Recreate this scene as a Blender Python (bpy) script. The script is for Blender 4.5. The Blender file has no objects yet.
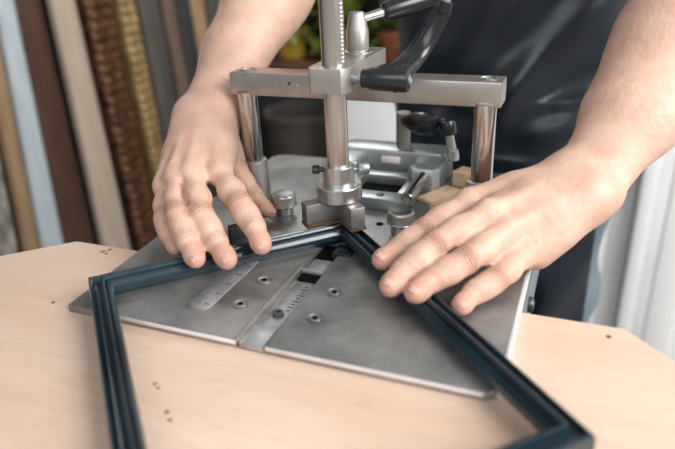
import bpy, bmesh, math, random
import numpy as np
from mathutils import Vector, Matrix, Quaternion
random.seed(7)
S = bpy.context.scene
COL = S.collection
PI = math.pi

# ------------------------------------------------------------------ camera
F_PX = 622.3
YAW, PIT, ROL = [math.radians(a) for a in (-22.784, 24.966, -2.742)]
CAM = Vector((.1809, -.43792, .24))
fwd = Vector((math.sin(YAW)*math.cos(PIT), math.cos(YAW)*math.cos(PIT), -math.sin(PIT)))
r0 = Vector((math.cos(YAW), -math.sin(YAW), 0)); u0 = r0.cross(fwd)
right = math.cos(ROL)*r0 + math.sin(ROL)*u0
up = -math.sin(ROL)*r0 + math.cos(ROL)*u0
cam = bpy.data.cameras.new('camera'); co = bpy.data.objects.new('camera', cam); COL.objects.link(co)
co.matrix_world = Matrix(((right.x, up.x, -fwd.x, CAM.x), (right.y, up.y, -fwd.y, CAM.y), (right.z, up.z, -fwd.z, CAM.z), (0, 0, 0, 1)))
cam.sensor_width = 36; cam.lens = F_PX/675*36; cam.clip_start = .02
cam.dof.use_dof = True; cam.dof.focus_distance = .525; cam.dof.aperture_fstop = 4.0
S.camera = co

def ray(x, y): return right*((x-337.5)/F_PX) - up*((y-224.5)/F_PX) + fwd
def at(x, y, z):
    r = ray(x, y); return CAM + r*((z-CAM.z)/r.z)
def atx(x, y, X):
    r = ray(x, y); return CAM + r*((X-CAM.x)/r.x)
def aty(x, y, Y):
    r = ray(x, y); return CAM + r*((Y-CAM.y)/r.y)

# ------------------------------------------------------------------ materials
def nodes(name):
    m = bpy.data.materials.new(name); m.use_nodes = True
    nt = m.node_tree; b = nt.nodes['Principled BSDF']
    return m, nt, b
def N(nt, t, **kw):
    n = nt.nodes.new(t)
    for k, v in kw.items():
        if k in n.inputs: n.inputs[k].default_value = v
        else: setattr(n, k, v)
    return n
def srgb(r, g, b):
    f = lambda c: (c/255/12.92 if c/255 <= .04045 else ((c/255+.055)/1.055)**2.4)
    return (f(r), f(g), f(b), 1)
def mat(name, c1, c2=None, rough=.5, metal=0, scale=40, stretch=(1, 1, 1), detail=4, bump=0, bscale=None, rvar=0, coat=0, ramp=(.35, .65), rot=(0, 0, 0), spec=.5):
    m, nt, b = nodes(name)
    b.inputs['Roughness'].default_value = rough; b.inputs['Metallic'].default_value = metal
    b.inputs['Specular IOR Level'].default_value = spec
    if coat: b.inputs['Coat Weight'].default_value = coat; b.inputs['Coat Roughness'].default_value = .08
    tc = N(nt, 'ShaderNodeTexCoord'); mp = N(nt, 'ShaderNodeMapping'); mp.inputs['Scale'].default_value = stretch; mp.inputs['Rotation'].default_value = rot
    nt.links.new(tc.outputs['Object'], mp.inputs[0])
    no = N(nt, 'ShaderNodeTexNoise', Scale=scale, Detail=detail); nt.links.new(mp.outputs[0], no.inputs['Vector'])
    cr = N(nt, 'ShaderNodeValToRGB'); cr.color_ramp.elements[0].color = c1; cr.color_ramp.elements[1].color = c2 or c1
    cr.color_ramp.elements[0].position, cr.color_ramp.elements[1].position = ramp
    nt.links.new(no.outputs['Fac'], cr.inputs[0]); nt.links.new(cr.outputs[0], b.inputs['Base Color'])
    if rvar:
        mr = N(nt, 'ShaderNodeMapRange'); mr.inputs['To Min'].default_value = rough-rvar; mr.inputs['To Max'].default_value = rough+rvar
        nt.links.new(no.outputs['Fac'], mr.inputs[0]); nt.links.new(mr.outputs[0], b.inputs['Roughness'])
    if bump:
        n2 = N(nt, 'ShaderNodeTexNoise', Scale=bscale or scale, Detail=3); nt.links.new(mp.outputs[0], n2.inputs['Vector'])
        bp = N(nt, 'ShaderNodeBump', Strength=bump, Distance=.001); nt.links.new(n2.outputs['Fac'], bp.inputs['Height']); nt.links.new(bp.outputs[0], b.inputs['Normal'])
    return m

def plate_mat():
    m, nt, b = nodes('worn_plate_steel'); b.inputs['Metallic'].default_value = .75
    tc = N(nt, 'ShaderNodeTexCoord')
    n1 = N(nt, 'ShaderNodeTexNoise', Scale=17, Detail=8, Roughness=.65); nt.links.new(tc.outputs['Object'], n1.inputs['Vector'])
    cr = N(nt, 'ShaderNodeValToRGB'); e = cr.color_ramp.elements; e[0].position = .3; e[1].position = .68; e[0].color = srgb(112, 113, 112); e[1].color = srgb(172, 170, 166)
    nt.links.new(n1.outputs['Fac'], cr.inputs[0])
    n2 = N(nt, 'ShaderNodeTexNoise', Scale=420, Detail=3); nt.links.new(tc.outputs['Object'], n2.inputs['Vector'])
    c2 = N(nt, 'ShaderNodeValToRGB'); e = c2.color_ramp.elements; e[0].position = .60; e[1].position = .74; e[0].color = (0, 0, 0, 1); e[1].color = (1, 1, 1, 1)
    nt.links.new(n2.outputs['Fac'], c2.inputs[0])
    mp = N(nt, 'ShaderNodeMapping'); mp.inputs['Scale'].default_value = (1, .05, 1); mp.inputs['Rotation'].default_value = (0, 0, .5); nt.links.new(tc.outputs['Object'], mp.inputs[0])
    n3 = N(nt, 'ShaderNodeTexNoise', Scale=900, Detail=2); nt.links.new(mp.outputs[0], n3.inputs['Vector'])
    mx = N(nt, 'ShaderNodeMix', data_type='RGBA'); f = N(nt, 'ShaderNodeMath', operation='MULTIPLY'); f.inputs[1].default_value = .35
    nt.links.new(c2.outputs[0], f.inputs[0]); nt.links.new(f.outputs[0], mx.inputs[0]); nt.links.new(cr.outputs[0], mx.inputs[6]); mx.inputs[7].default_value = srgb(206, 205, 201)
    nt.links.new(mx.outputs[2], b.inputs['Base Color'])
    mr = N(nt, 'ShaderNodeMapRange'); mr.inputs['To Min'].default_value = .30; mr.inputs['To Max'].default_value = .52
    nt.links.new(n1.outputs['Fac'], mr.inputs[0]); nt.links.new(mr.outputs[0], b.inputs['Roughness'])
    bp = N(nt, 'ShaderNodeBump', Strength=.12, Distance=.0005); nt.links.new(n3.outputs['Fac'], bp.inputs['Height']); nt.links.new(bp.outputs[0], b.inputs['Normal'])
    return m

M = {}
M['plate'] = plate_mat()
M['edge'] = mat('bright_steel_edge_glint', srgb(226, 221, 220), srgb(238, 233, 232), .4, .3, 60)  # on the plate edges this pale tone paints the lit bevel
M['inlay'] = mat('scale_strip_steel', srgb(165, 166, 166), srgb(185, 186, 186), .4, .7, 80, bump=.05)
M['mark'] = mat('engraved_marks', srgb(70, 70, 72), None, .6, .2)
M['cast'] = mat('matt_aluminium', srgb(160, 155, 147), srgb(182, 177, 169), .40, .85, 35, bump=.08, bscale=200, rvar=.06)
M['castdark'] = mat('fixture_grey_steel', srgb(150, 155, 156), srgb(176, 180, 180), .38, .8, 30, bump=.05, bscale=200)
M['pole'] = mat('matt_ground_pole_steel', srgb(186, 178, 170), srgb(196, 189, 181), .30, .95, 30, (1, 1, .3), bump=.03)
M['chrome'] = mat('polished_post_steel', srgb(190, 184, 178), srgb(200, 195, 190), .17, 1, 10)
M['steel'] = mat('turned_steel', srgb(188, 187, 185), srgb(208, 207, 205), .3, .95, 60, (1, 1, 6), bump=.04)
M['sleeve'] = mat('brushed_sleeve', srgb(172, 168, 160), srgb(190, 187, 180), .4, .85, 40, bump=.05)
M['blocksteel'] = mat('ground_block_steel', srgb(150, 148, 147), srgb(170, 168, 166), .4, .85, 50, bump=.05)
M['darksteel'] = mat('dark_burnished_steel', srgb(62, 62, 64), srgb(88, 86, 86), .4, .7, 50)
M['black'] = mat('black_plastic', srgb(24, 25, 28), srgb(30, 31, 34), .28, 0, 60, coat=.2)
M['hole'] = mat('recess_shade_black', srgb(10, 10, 11), None, .8, spec=.1)  # near-black colour paints the shade inside holes and gaps
M['felt'] = mat('brown_felt', srgb(96, 70, 48), srgb(48, 33, 24), .95, 0, 300, bump=.6, bscale=600)
M['body'] = mat('grey_machine_paint', srgb(96, 102, 106), srgb(108, 113, 117), .5, .1, 20)
M['machinedark'] = mat('dark_machine_paint', srgb(34, 36, 40), srgb(42, 44, 48), .6, 0, 20)
M['frame'] = mat('blue_black_lacquer', srgb(15, 29, 37), srgb(31, 52, 62), .25, 0, 14, (1, 1, 1), 5, .12, 120, .05, coat=.35)
M['offcut'] = mat('pale_offcut_wood', srgb(214, 183, 146), srgb(196, 160, 120), .65, 0, 40, (1, 8, 8))
M['dent'] = mat('bruised_wood', srgb(150, 116, 90), srgb(132, 100, 76), .7)
M['card'] = mat('tan_card', srgb(205, 178, 148), srgb(194, 166, 136), .8, 0, 60)

def wood_mat(name, c1, c2, c3, scale=9, stretch=(1, 14, 14), rough=.45, rot=(0, 0, 0)):
    m, nt, b = nodes(name); b.inputs['Roughness'].default_value = rough
    tc = N(nt, 'ShaderNodeTexCoord'); mp = N(nt, 'ShaderNodeMapping'); mp.inputs['Scale'].default_value = stretch; mp.inputs['Rotation'].default_value = rot
    nt.links.new(tc.outputs['Object'], mp.inputs[0])
    n1 = N(nt, 'ShaderNodeTexNoise', Scale=scale, Detail=6, Distortion=.6); n2 = N(nt, 'ShaderNodeTexNoise', Scale=scale*14, Detail=3)
    nt.links.new(mp.outputs[0], n1.inputs['Vector']); nt.links.new(mp.outputs[0], n2.inputs['Vector'])
    cr = N(nt, 'ShaderNodeValToRGB'); e = cr.color_ramp.elements; e[0].color = c1; e[1].color = c2; e[0].position = .32; e[1].position = .68
    nt.links.new(n1.outputs['Fac'], cr.inputs[0])
    cr2 = N(nt, 'ShaderNodeValToRGB'); e = cr2.color_ramp.elements; e[0].position = .3; e[1].position = .45; e[0].color = (1, 1, 1, 1); e[1].color = (0, 0, 0, 1)
    nt.links.new(n2.outputs['Fac'], cr2.inputs[0])
    mx = N(nt, 'ShaderNodeMix', data_type='RGBA'); mm = N(nt, 'ShaderNodeMath', operation='MULTIPLY'); mm.inputs[1].default_value = .45
    nt.links.new(cr2.outputs[0], mm.inputs[0]); nt.links.new(mm.outputs[0], mx.inputs[0]); nt.links.new(cr.outputs[0], mx.inputs[6]); mx.inputs[7].default_value = c3
    nt.links.new(mx.outputs[2], b.inputs['Base Color'])
    return m
M['beech'] = wood_mat('beech_tabletop', srgb(222, 195, 174), srgb(213, 182, 158), srgb(197, 162, 135), 5, (1, 7, 7), .42)
M['palewood'] = wood_mat('pale_raw_wood', srgb(206, 186, 166), srgb(190, 168, 146), srgb(170, 146, 122), 5, (9, 9, 1), .6)
M['brownwood'] = wood_mat('dark_brown_wood', srgb(96, 62, 44), srgb(70, 44, 32), srgb(50, 32, 24), 4, (9, 9, 1.2), .5)
M['tanwood'] = wood_mat('tan_moulding_wood', srgb(172, 142, 108), srgb(150, 118, 84), srgb(128, 98, 66), 5, (9, 9, 1), .5)
M['white'] = mat('white_moulding_paint', srgb(205, 214, 218), srgb(190, 200, 206), .45, 0, 12, (4, 4, 1))
M['greywood'] = mat('dark_grey_moulding_paint', srgb(74, 70, 66), srgb(92, 86, 80), .5, 0, 9, (5, 5, 1))
M['pinkwood'] = mat('rosy_brown_moulding', srgb(120, 98, 86), srgb(104, 84, 74), .5, 0, 9, (5, 5, 1))
M['charcoal'] = mat('charcoal_moulding', srgb(52, 52, 54), srgb(64, 62, 62), .5, 0, 9, (5, 5, 1))
M['bronze'] = mat('ornate_bronze_gilding', srgb(132, 90, 58), srgb(50, 33, 24), .4, .35, 55, (1, 1, .7), 4, .8, 60)
M['gold'] = mat('aged_gold_leaf', srgb(198, 169, 120), srgb(158, 130, 86), .35, .4, 25, (1, 1, .6), 4, .3, 60)
M['silver'] = mat('worn_ivory_gesso', srgb(186, 180, 168), srgb(120, 112, 100), .5, .15, 35, (1, 1, .6), 4, .5, 50)
M['wallwhite'] = mat('white_wall_paint', srgb(232, 231, 228), srgb(226, 225, 222), .7, 0, 3)
M['walldark'] = mat('dark_panel_and_gap_shade', srgb(38, 37, 38), srgb(46, 44, 44), .8, 0, 3)  # on the wall, paints the shade between mouldings; also the shelf panel
M['floor'] = mat('grey_concrete_floor', srgb(120, 117, 113), srgb(138, 134, 129), .6, 0, 5)
M['whitegloss'] = mat('white_gloss_paint', srgb(246, 245, 243), None, .4)
M['greypaint'] = mat('pale_grey_paint', srgb(214, 214, 213), srgb(222, 222, 221), .4, 0, 4)
M['leaf'] = mat('plant_leaf', srgb(70, 88, 38), srgb(138, 148, 58), .45, 0, 14)
M['yellowpot'] = mat('mustard_glaze', srgb(176, 148, 50), srgb(160, 134, 44), .35, 0, 10)
M['rustpot'] = mat('terracotta', srgb(150, 88, 56), srgb(136, 78, 50), .7, 0, 10)
M['soil'] = mat('potting_soil', srgb(48, 36, 28), None, .95)
M['bin'] = mat('taupe_bin_plastic', srgb(66, 60, 57), srgb(74, 68, 64), .5, 0, 10)
M['navybox'] = mat('blue_black_cabinet_paint', srgb(30, 33, 42), srgb(36, 38, 46), .45, 0, 10)
M['nail'] = mat('fingernail', srgb(246, 208, 193), srgb(242, 200, 184), .28, 0, 60)
M['nail'].node_tree.nodes['Principled BSDF'].inputs['Subsurface Weight'].default_value = .3
M['nail'].node_tree.nodes['Principled BSDF'].inputs['Subsurface Scale'].default_value = .002

def fabric(name, c1, c2, rough, sheen, bump, scale=700):
    m = mat(name, c1, c2, rough, 0, 9, detail=5, bump=bump, bscale=scale)
    b = m.node_tree.nodes['Principled BSDF']; b.inputs['Sheen Weight'].default_value = sheen; b.inputs['Sheen Roughness'].default_value = .4
    return m
M['apron'] = fabric('waxed_navy_canvas', srgb(20, 25, 32), srgb(30, 38, 48), .33, .15, .15)
M['shirt'] = fabric('slate_blue_jersey', srgb(62, 76, 90), srgb(76, 90, 104), .85, .1, .3)
M['jeans'] = fabric('blue_grey_denim', srgb(84, 98, 108), srgb(104, 117, 125), .85, .05, .4)
M['hair'] = mat('brown_hair', srgb(62, 44, 32), srgb(44, 30, 22), .5, 0, 80)
M['leather'] = mat('black_leather', srgb(30, 28, 27), None, .4)

def skin_mat():
    m, nt, b = nodes('skin')
    tc = N(nt, 'ShaderNodeTexCoord')
    n1 = N(nt, 'ShaderNodeTexNoise', Scale=55, Detail=4); nt.links.new(tc.outputs['Object'], n1.inputs['Vector'])
    cr = N(nt, 'ShaderNodeValToRGB'); e = cr.color_ramp.elements
    e[0].position = .3; e[1].position = .72; e[0].color = srgb(213, 177, 157); e[1].color = srgb(199, 158, 139)
    nt.links.new(n1.outputs['Fac'], cr.inputs[0])
    at_ = N(nt, 'ShaderNodeAttribute', attribute_name='flush')
    mx = N(nt, 'ShaderNodeMix', data_type='RGBA'); nt.links.new(at_.outputs['Fac'], mx.inputs[0]); nt.links.new(cr.outputs[0], mx.inputs[6]); mx.inputs[7].default_value = srgb(190, 122, 104)
    nt.links.new(mx.outputs[2], b.inputs['Base Color'])
    b.inputs['Roughness'].default_value = .5
    b.inputs['Subsurface Weight'].default_value = .25; b.inputs['Subsurface Radius'].default_value = (1, .35, .2); b.inputs['Subsurface Scale'].default_value = .0035
    # finger creases: distance along finger and mask are stored per vertex
    a1 = N(nt, 'ShaderNodeAttribute', attribute_name='along'); a2 = N(nt, 'ShaderNodeAttribute', attribute_name='crease')
    m1 = N(nt, 'ShaderNodeMath', operation='MULTIPLY'); m1.inputs[1].default_value = 2.9; nt.links.new(a1.outputs['Fac'], m1.inputs[0])
    nz = N(nt, 'ShaderNodeTexNoise', Scale=160, Detail=2); nt.links.new(tc.outputs['Object'], nz.inputs['Vector'])
    m1b = N(nt, 'ShaderNodeMath', operation='MULTIPLY_ADD'); m1b.inputs[1].default_value = 9.; nt.links.new(nz.outputs['Fac'], m1b.inputs[0]); nt.links.new(m1.outputs[0], m1b.inputs[2])
    m2 = N(nt, 'ShaderNodeMath', operation='COSINE'); nt.links.new(m1b.outputs[0], m2.inputs[0])
    m3 = N(nt, 'ShaderNodeMath', operation='MULTIPLY'); nt.links.new(m2.outputs[0], m3.inputs[0]); nt.links.new(a2.outputs['Fac'], m3.inputs[1])
    vo = N(nt, 'ShaderNodeTexVoronoi', Scale=900); nt.links.new(tc.outputs['Object'], vo.inputs['Vector'])
    m4 = N(nt, 'ShaderNodeMath', operation='MULTIPLY_ADD'); m4.inputs[1].default_value = .22; nt.links.new(vo.outputs['Distance'], m4.inputs[0]); nt.links.new(m3.outputs[0], m4.inputs[2])
    n3 = N(nt, 'ShaderNodeTexNoise', Scale=130, Detail=3); nt.links.new(tc.outputs['Object'], n3.inputs['Vector'])
    m5 = N(nt, 'ShaderNodeMath', operation='MULTIPLY_ADD'); m5.inputs[1].default_value = .9; nt.links.new(n3.outputs['Fac'], m5.inputs[0]); nt.links.new(m4.outputs[0], m5.inputs[2])
    bp = N(nt, 'ShaderNodeBump', Strength=.8, Distance=.0012); nt.links.new(m5.outputs[0], bp.inputs['Height']); nt.links.new(bp.outputs[0], b.inputs['Normal'])
    return m
M['skin'] = skin_mat()

# ------------------------------------------------------------------ object helpers
def wloc(o):
    v = Vector((0, 0, 0))
    while o is not None: v = v + o.location; o = o.parent
    return v
def tag(o, label=None, cat=None, group=None, kind=None):
    if label: o['label'] = label
    if cat: o['category'] = cat
    if group: o['group'] = group
    if kind: o['kind'] = kind
    return o
def empty(name, loc, label, cat, group=None):
    o = bpy.data.objects.new(name, None); o.empty_display_size = .05; COL.objects.link(o); o.location = loc
    return tag(o, label, cat, group)
def build(name, bm, m, parent=None, smooth=35, base=None, label=None):
    """world-space bmesh -> one object; child meshes are stored relative to their parent"""
    bmesh.ops.recalc_face_normals(bm, faces=bm.faces)
    me = bpy.data.meshes.new(name)
    off = wloc(parent) if parent is not None else Vector((0, 0, 0))
    if parent is None:
        if base is None:
            xs = [v.co for v in bm.verts]
            base = Vector((sum(c.x for c in xs)/len(xs), sum(c.y for c in xs)/len(xs), min(c.z for c in xs)))
        off = Vector(base)
    bm.transform(Matrix.Translation(-off)); bm.to_mesh(me); bm.free()
    o = bpy.data.objects.new(name, me); COL.objects.link(o)
    if parent is None: o.location = off
    else: o.parent = parent
    me.materials.append(m if not isinstance(m, str) else M[m])
    for p in me.polygons: p.use_smooth = True
    me.set_sharp_from_angle(angle=math.radians(smooth))
    if label: o['label'] = label
    return o
def frame_of(d, ref=Vector((0, 0, 1))):
    d = Vector(d).normalized()
    if abs(d.dot(ref)) > .98: ref = Vector((0, 1, 0))
    x = ref.cross(d).normalized(); y = d.cross(x)
    return x, y, d
def box(bm, c, size, rotz=0, bev=.0008, mtx=None, seg=2):
    r = bmesh.ops.create_cube(bm, size=1)
    T = (mtx if mtx is not None else Matrix.Translation(Vector(c)) @ Matrix.Rotation(rotz, 4, 'Z')) @ Matrix.Diagonal(Vector((*size, 1)))
    bmesh.ops.transform(bm, matrix=T, verts=r['verts'])
    if bev:
        es = list({e for v in r['verts'] for e in v.link_edges})
        bmesh.ops.bevel(bm, geom=es, offset=bev, segments=seg, affect='EDGES', profile=.5)
    return bm
def lathe(bm, prof, o, d=(0, 0, 1), seg=40, knurl=None):
    """prof: (radius, height) pairs revolved round axis d through o"""
    o = Vector(o); x, y, z = frame_of(d); rings = []
    for i, (r, h) in enumerate(prof):
        if r <= 1e-6: rings.append([bm.verts.new(o+z*h)]); continue
        ring = []
        for k in range(seg):
            a = 2*PI*k/seg; rr = r
            if knurl and knurl[0] <= i <= knurl[1]: rr = r*(1 - (.05 if k % 2 else 0))
            ring.append(bm.verts.new(o + z*h + (x*math.cos(a)+y*math.sin(a))*rr))
        rings.append(ring)
    for A, B in zip(rings, rings[1:]):
        n = max(len(A), len(B))
        for k in range(n):
            k2 = (k+1) % n
            f = [A[k % len(A)], A[k2 % len(A)], B[k2 % len(B)], B[k % len(B)]]
            q = []
            for v in f:
                if v not in q: q.append(v)
            if len(q) > 2:
                try: bm.faces.new(q)
                except ValueError: pass
    return bm
def cyl(bm, a, b, r, r2=None, seg=32, bev=.0006):
    a, b = Vector(a), Vector(b); L = (b-a).length; r2 = r if r2 is None else r2
    return lathe(bm, [(0, 0), (r-bev, 0), (r, bev), (r2, L-bev), (r2-bev, L), (0, L)], a, b-a, seg)
def prism(bm, pts, z0, z1, bev=0, top_only=True):
    lo = [bm.verts.new((p[0], p[1], z0)) for p in pts]; hi = [bm.verts.new((p[0], p[1], z1)) for p in pts]
    n = len(pts); bm.faces.new(lo[::-1]); ft = bm.faces.new(hi); sides = []
    for i in range(n): sides.append(bm.faces.new([lo[i], lo[(i+1) % n], hi[(i+1) % n], hi[i]]))
    if bev:
        bmesh.ops.bevel(bm, geom=list(ft.edges), offset=bev, segments=2, affect='EDGES', profile=.5)
    return bm
def tube(bm, pts, rad, seg=16, sx=1, sy=1, ref=Vector((0, 0, 1))):
    """swept tube with per-point radius and elliptical section, capped"""
    pts = [Vector(p) for p in pts]; rings = []
    for i, p in enumerate(pts):
        t = (pts[min(i+1, len(pts)-1)]-pts[max(i-1, 0)]).normalized()
        x, y, _ = frame_of(t, ref); r = rad[i] if hasattr(rad, '__len__') else rad
        rings.append([bm.verts.new(p + x*math.cos(2*PI*k/seg)*r*sx + y*math.sin(2*PI*k/seg)*r*sy) for k in range(seg)])
    for A, B in zip(rings, rings[1:]):
        for k in range(seg): bm.faces.new([A[k], A[(k+1) % seg], B[(k+1) % seg], B[k]])
    bm.faces.new(rings[0][::-1]); bm.faces.new(rings[-1])
    return bm
NB = bmesh.new

# ------------------------------------------------------------------ setting
FL = -.95
def plane_box(name, c, size, m):
    return tag(build(name, box(NB(), c, size, bev=0), m), kind='structure')
plane_box('floor', (0, .6, FL-.03), (5.2, 5.2, .06), 'floor')
plane_box('wall_left', (-1.45, .9, .35), (.1, 2.9, 2.6), 'walldark')  # dark colour stands in for shade behind the leaning mouldings
plane_box('wall_back', (-.6, 2.25, .65), (1.9, .1, 3.2), 'wallwhite')
plane_box('wall_right', (1.3, 1.27, .35), (2.3, .1, 2.6), 'wallwhite')
plane_box('trim_1', (.30, 1.76, .35), (.1, .88, 2.6), 'wallwhite')

# ------------------------------------------------------------------ machine
AX = -.006
mc = empty('frame_joining_machine', (AX, .08, FL), 'grey metal frame joining machine with sloping steel table, twin posts and crossbar', 'machine')
# table plate with a slot cut in from the front
out = [(-.160, -.150), (-.0165, -.150), (-.0165, .004), (.0045, .004), (.0045, -.150), (.146, -.150), (.151, -.146), (.152, -.12), (.152, .195), (.148, .204), (.140, .208)]
out += [(-.150, .208), (-.162, .204), (-.167, .195), (-.166, -.04)]
plate = build('table_plate', prism(NB(), out, -.006, 0, .0007), 'plate', mc, 25)
b = NB(); box(b, (-.070, -.1504, -.0016), (.106, .0009, .0028), bev=.0002); build('front_edge_glint', b, 'edge', plate, label='painted highlight on the front edge, left of the slot')  # thin pale strip, a highlight painted along the plate bevel
b = NB(); box(b, (.075, -.1504, -.0016), (.140, .0009, .0028), bev=.0002); build('front_edge_glint', b, 'edge', plate, label='painted highlight on the front edge, right of the slot')
b = NB(); box(b, (.1535, .03, -.003), (.003, .35, .0055), bev=.0004); build('side_edge_glint', b, 'edge', plate, label='painted highlight on the side edge')  # pale strip paints the light caught by the side bevel
# scale strip
pts = [(-.073+.004, -.125), (-.058, -.125), (-.055, -.121), (-.0538, -.004), (-.0700, -.004), (-.073, -.119)]
st = build('scale_strip', prism(NB(), pts, -.0005, .0004, .0002), 'inlay', plate)
b = NB()
for i in range(37):
    y = -.118 + i*.003; L = .007 if i % 5 == 0 else .0035
    box(b, (-.0712+L/2, y, .00042), (L, .0005, .0001), bev=0)
    if i % 5 == 0:
        box(b, (-.0605, y+.0006, .00042), (.0016, .0022, .0001), bev=0); box(b, (-.0580, y+.0006, .00042), (.0012, .0022, .0001), bev=0)
build('scale_marks', b, 'mark', st)
# countersunk screws
for x, y in ((-.0355, -.074), (-.036, -.110), (.023, -.074), (.023, -.110)):
    b = NB(); lathe(b, [(.0058, .0002), (.0058, .0008), (.0052, .0008), (.0044, .0001), (.0040, .0001), (.0036, .0005), (0, .0005)], (x, y, 0), seg=28)
    sc = build('countersunk_screw', b, 'plate', plate)
    b = NB(); lathe(b, [(.0022, .0007), (0, .0007)], (x, y, .0001), seg=6); build('hex_socket', b, 'hole', sc)
# slot: raised guide lips, floor, slider, driver hole
b = NB(); box(b, (AX, -.0735, -.0057), (.0209, .153, .0006), bev=0); build('slot_floor', b, 'inlay', mc)
b = NB(); box(b, (-.0162, -.098, .0002), (.0022, .104, .0036), bev=.0006)
build('guide_lip', b, 'sleeve', mc)
b = NB(); box(b, (.0040, -.084, -.0028), (.0016, .064, .003), bev=.0004); build('guide_lip', b, 'inlay', mc)
b = NB(); box(b, (AX, -.139, -.0055), (.0185, .022, .009), bev=.0008); build('front_filler', b, 'inlay', mc)
b = NB(); box(b, (AX, -.093, -.0075), (.017, .068, .005), bev=.0006)
sl = build('slide_bar', b, 'inlay', mc)
b = NB(); lathe(b, [(.0042, 0), (.0042, .0028), (.0034, .0034), (.002, .0034), (.0018, .0012), (0, .0012)], (AX-.001, -.108, -.005), seg=24); build('slide_screw', b, 'darksteel', sl)
b = NB()
for i in range(9): box(b, (AX+.003, -.100+i*.0042, -.00485), (.005 if i % 2 else .003, .0012, .0003), bev=0)
build('slide_marks', b, 'mark', sl)
b = NB(); box(b, (AX, -.0535, -.0065), (.018, .010, .006), bev=.0004); build('painted_gap_shade', b, 'hole', mc, label='painted shade in the gap at the end of the slide')  # solid black block painting the shade of the gap
b = NB(); box(b, (AX, -.048, -.0012), (.0185, .004, .004), bev=.0008); box(b, (AX, -.035, -.0058), (.0185, .024, .004), bev=.0006); build('stop_step', b, 'inlay', mc)
b = NB(); box(b, (AX-.0015, -.0105, -.0065), (.0185, .0275, .004), bev=0); build('driver_well', b, 'hole', mc, label='painted shade of the well for the wedge driver')  # black slab in place of depth, shade put into its colour
b = NB(); box(b, (.0072, -.0115, .0008), (.0165, .0165, .0028), bev=.0006); box(b, (.0000, -.0115, -.003), (.003, .016, .008), bev=.0005)
dp = build('driver_plate', b, 'black', mc)
b = NB(); lathe(b, [(.0042, 0), (.0042, .0012), (.0030, .0018), (.0018, .0018), (.0016, .0006), (0, .0006)], (.0072, -.0125, .0022), seg=20); build('driver_screw', b, 'black', dp)
# cabinet under the plate
b = NB(); box(b, (-.006, .078, -.034), (.325, .252, .055), bev=.002); fl = build('apron_panel', b, 'body', mc)
for y in (-.012, .12):
    b = NB(); lathe(b, [(.0062, 0), (.0062, .002), (.0048, .004), (.002, .0046), (0, .0046)], (.1565, y, -.022), (1, 0, 0), 20); build('side_bolt', b, 'darksteel', fl)
b = NB(); box(b, (-.006, .095, -.49), (.27, .20, .86), bev=.004); build('pedestal', b, 'machinedark', mc)
b = NB(); box(b, (-.006, .095, FL+.015), (.36, .34, .03), bev=.004); build('foot_plate', b, 'machinedark', mc)
# posts and sleeves
PY_ = .066
for X in (-.116, .104):
    b = NB(); cyl(b, (X, PY_, .02), (X, PY_, .112), .0092, seg=40)
    po = build('post', b, 'chrome', mc)
    b = NB(); lathe(b, [(0, 0), (.0145, 0), (.0140, .002), (.0128, .042), (.0122, .0448), (.0095, .046), (.0095, .03)], (X, PY_, 0), seg=44); build('post_sleeve', b, 'sleeve', po)
# crossbar
b = NB(); box(b, (AX, .0725, .1195), (.246, .026, .0205), bev=.0012); cb = build('crossbar', b, 'cast', mc)
for X in (-.116, .104):
    b = NB(); lathe(b, [(.0078, -.0005), (.0078, .0004), (.0066, .0007), (.006, -.0004), (.0042, -.0004), (.004, .0006), (.0022, .0006), (.002, -.0006), (0, -.0006)], (X, .0725, .1298), seg=28); build('post_bolt', b, 'blocksteel', cb)
for x, z, r in ((-.068, .122, .0014), (-.060, .1205, .0008)):
    b = NB(); lathe(b, [(r, 0), (r, .0003), (0, .0003)], (x, .0594, z), (0, -1, 0), 14); build('grub_screw', b, 'mark' if r > .001 else 'edge', cb)
# clamp arm: block on top of the bar
w = .0165
ap = [(AX-w+.004, -.003), (AX+w-.004, -.003), (AX+w, .003), (AX+w, .096), (AX-w, .096), (AX-w, .003)]
b = NB(); prism(b, ap, .1300, .1490, .0012); arm = build('clamp_arm', b, 'cast', mc)
b = NB(); lathe(b, [(.013, 0), (.013, .0012), (.010, .0022), (0, .0022)], (AX, .070, .149), seg=32); cw = build('washer', b, 'steel', arm)
b = NB(); lathe(b, [(0, 0), (.0096, 0), (.0096, .0160), (.0092, .0168), (.0064, .0292), (.0056, .0302), (0, .0302)], (AX, .070, .1512), seg=36)
cn = build('clamp_stud', b, 'cast', arm)
s0 = Vector((AX+.004, .072, .1755)); gd = (Vector((.056, .128, .1905))-s0).normalized()
b = NB(); cyl(b, s0, s0+gd*.024, .0036, .0042, 20); build('lever_stem', b, 'steel', cn)
b = NB(); g0 = s0+gd*.019
lathe(b, [(0, 0), (.0056, 0), (.0074, .0015), (.0080, .004), (.0090, .03), (.0088, .055), (.0066, .064), (.003, .0675), (0, .068)], g0, gd, 28); build('lever_grip', b, 'black', cn)
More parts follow.
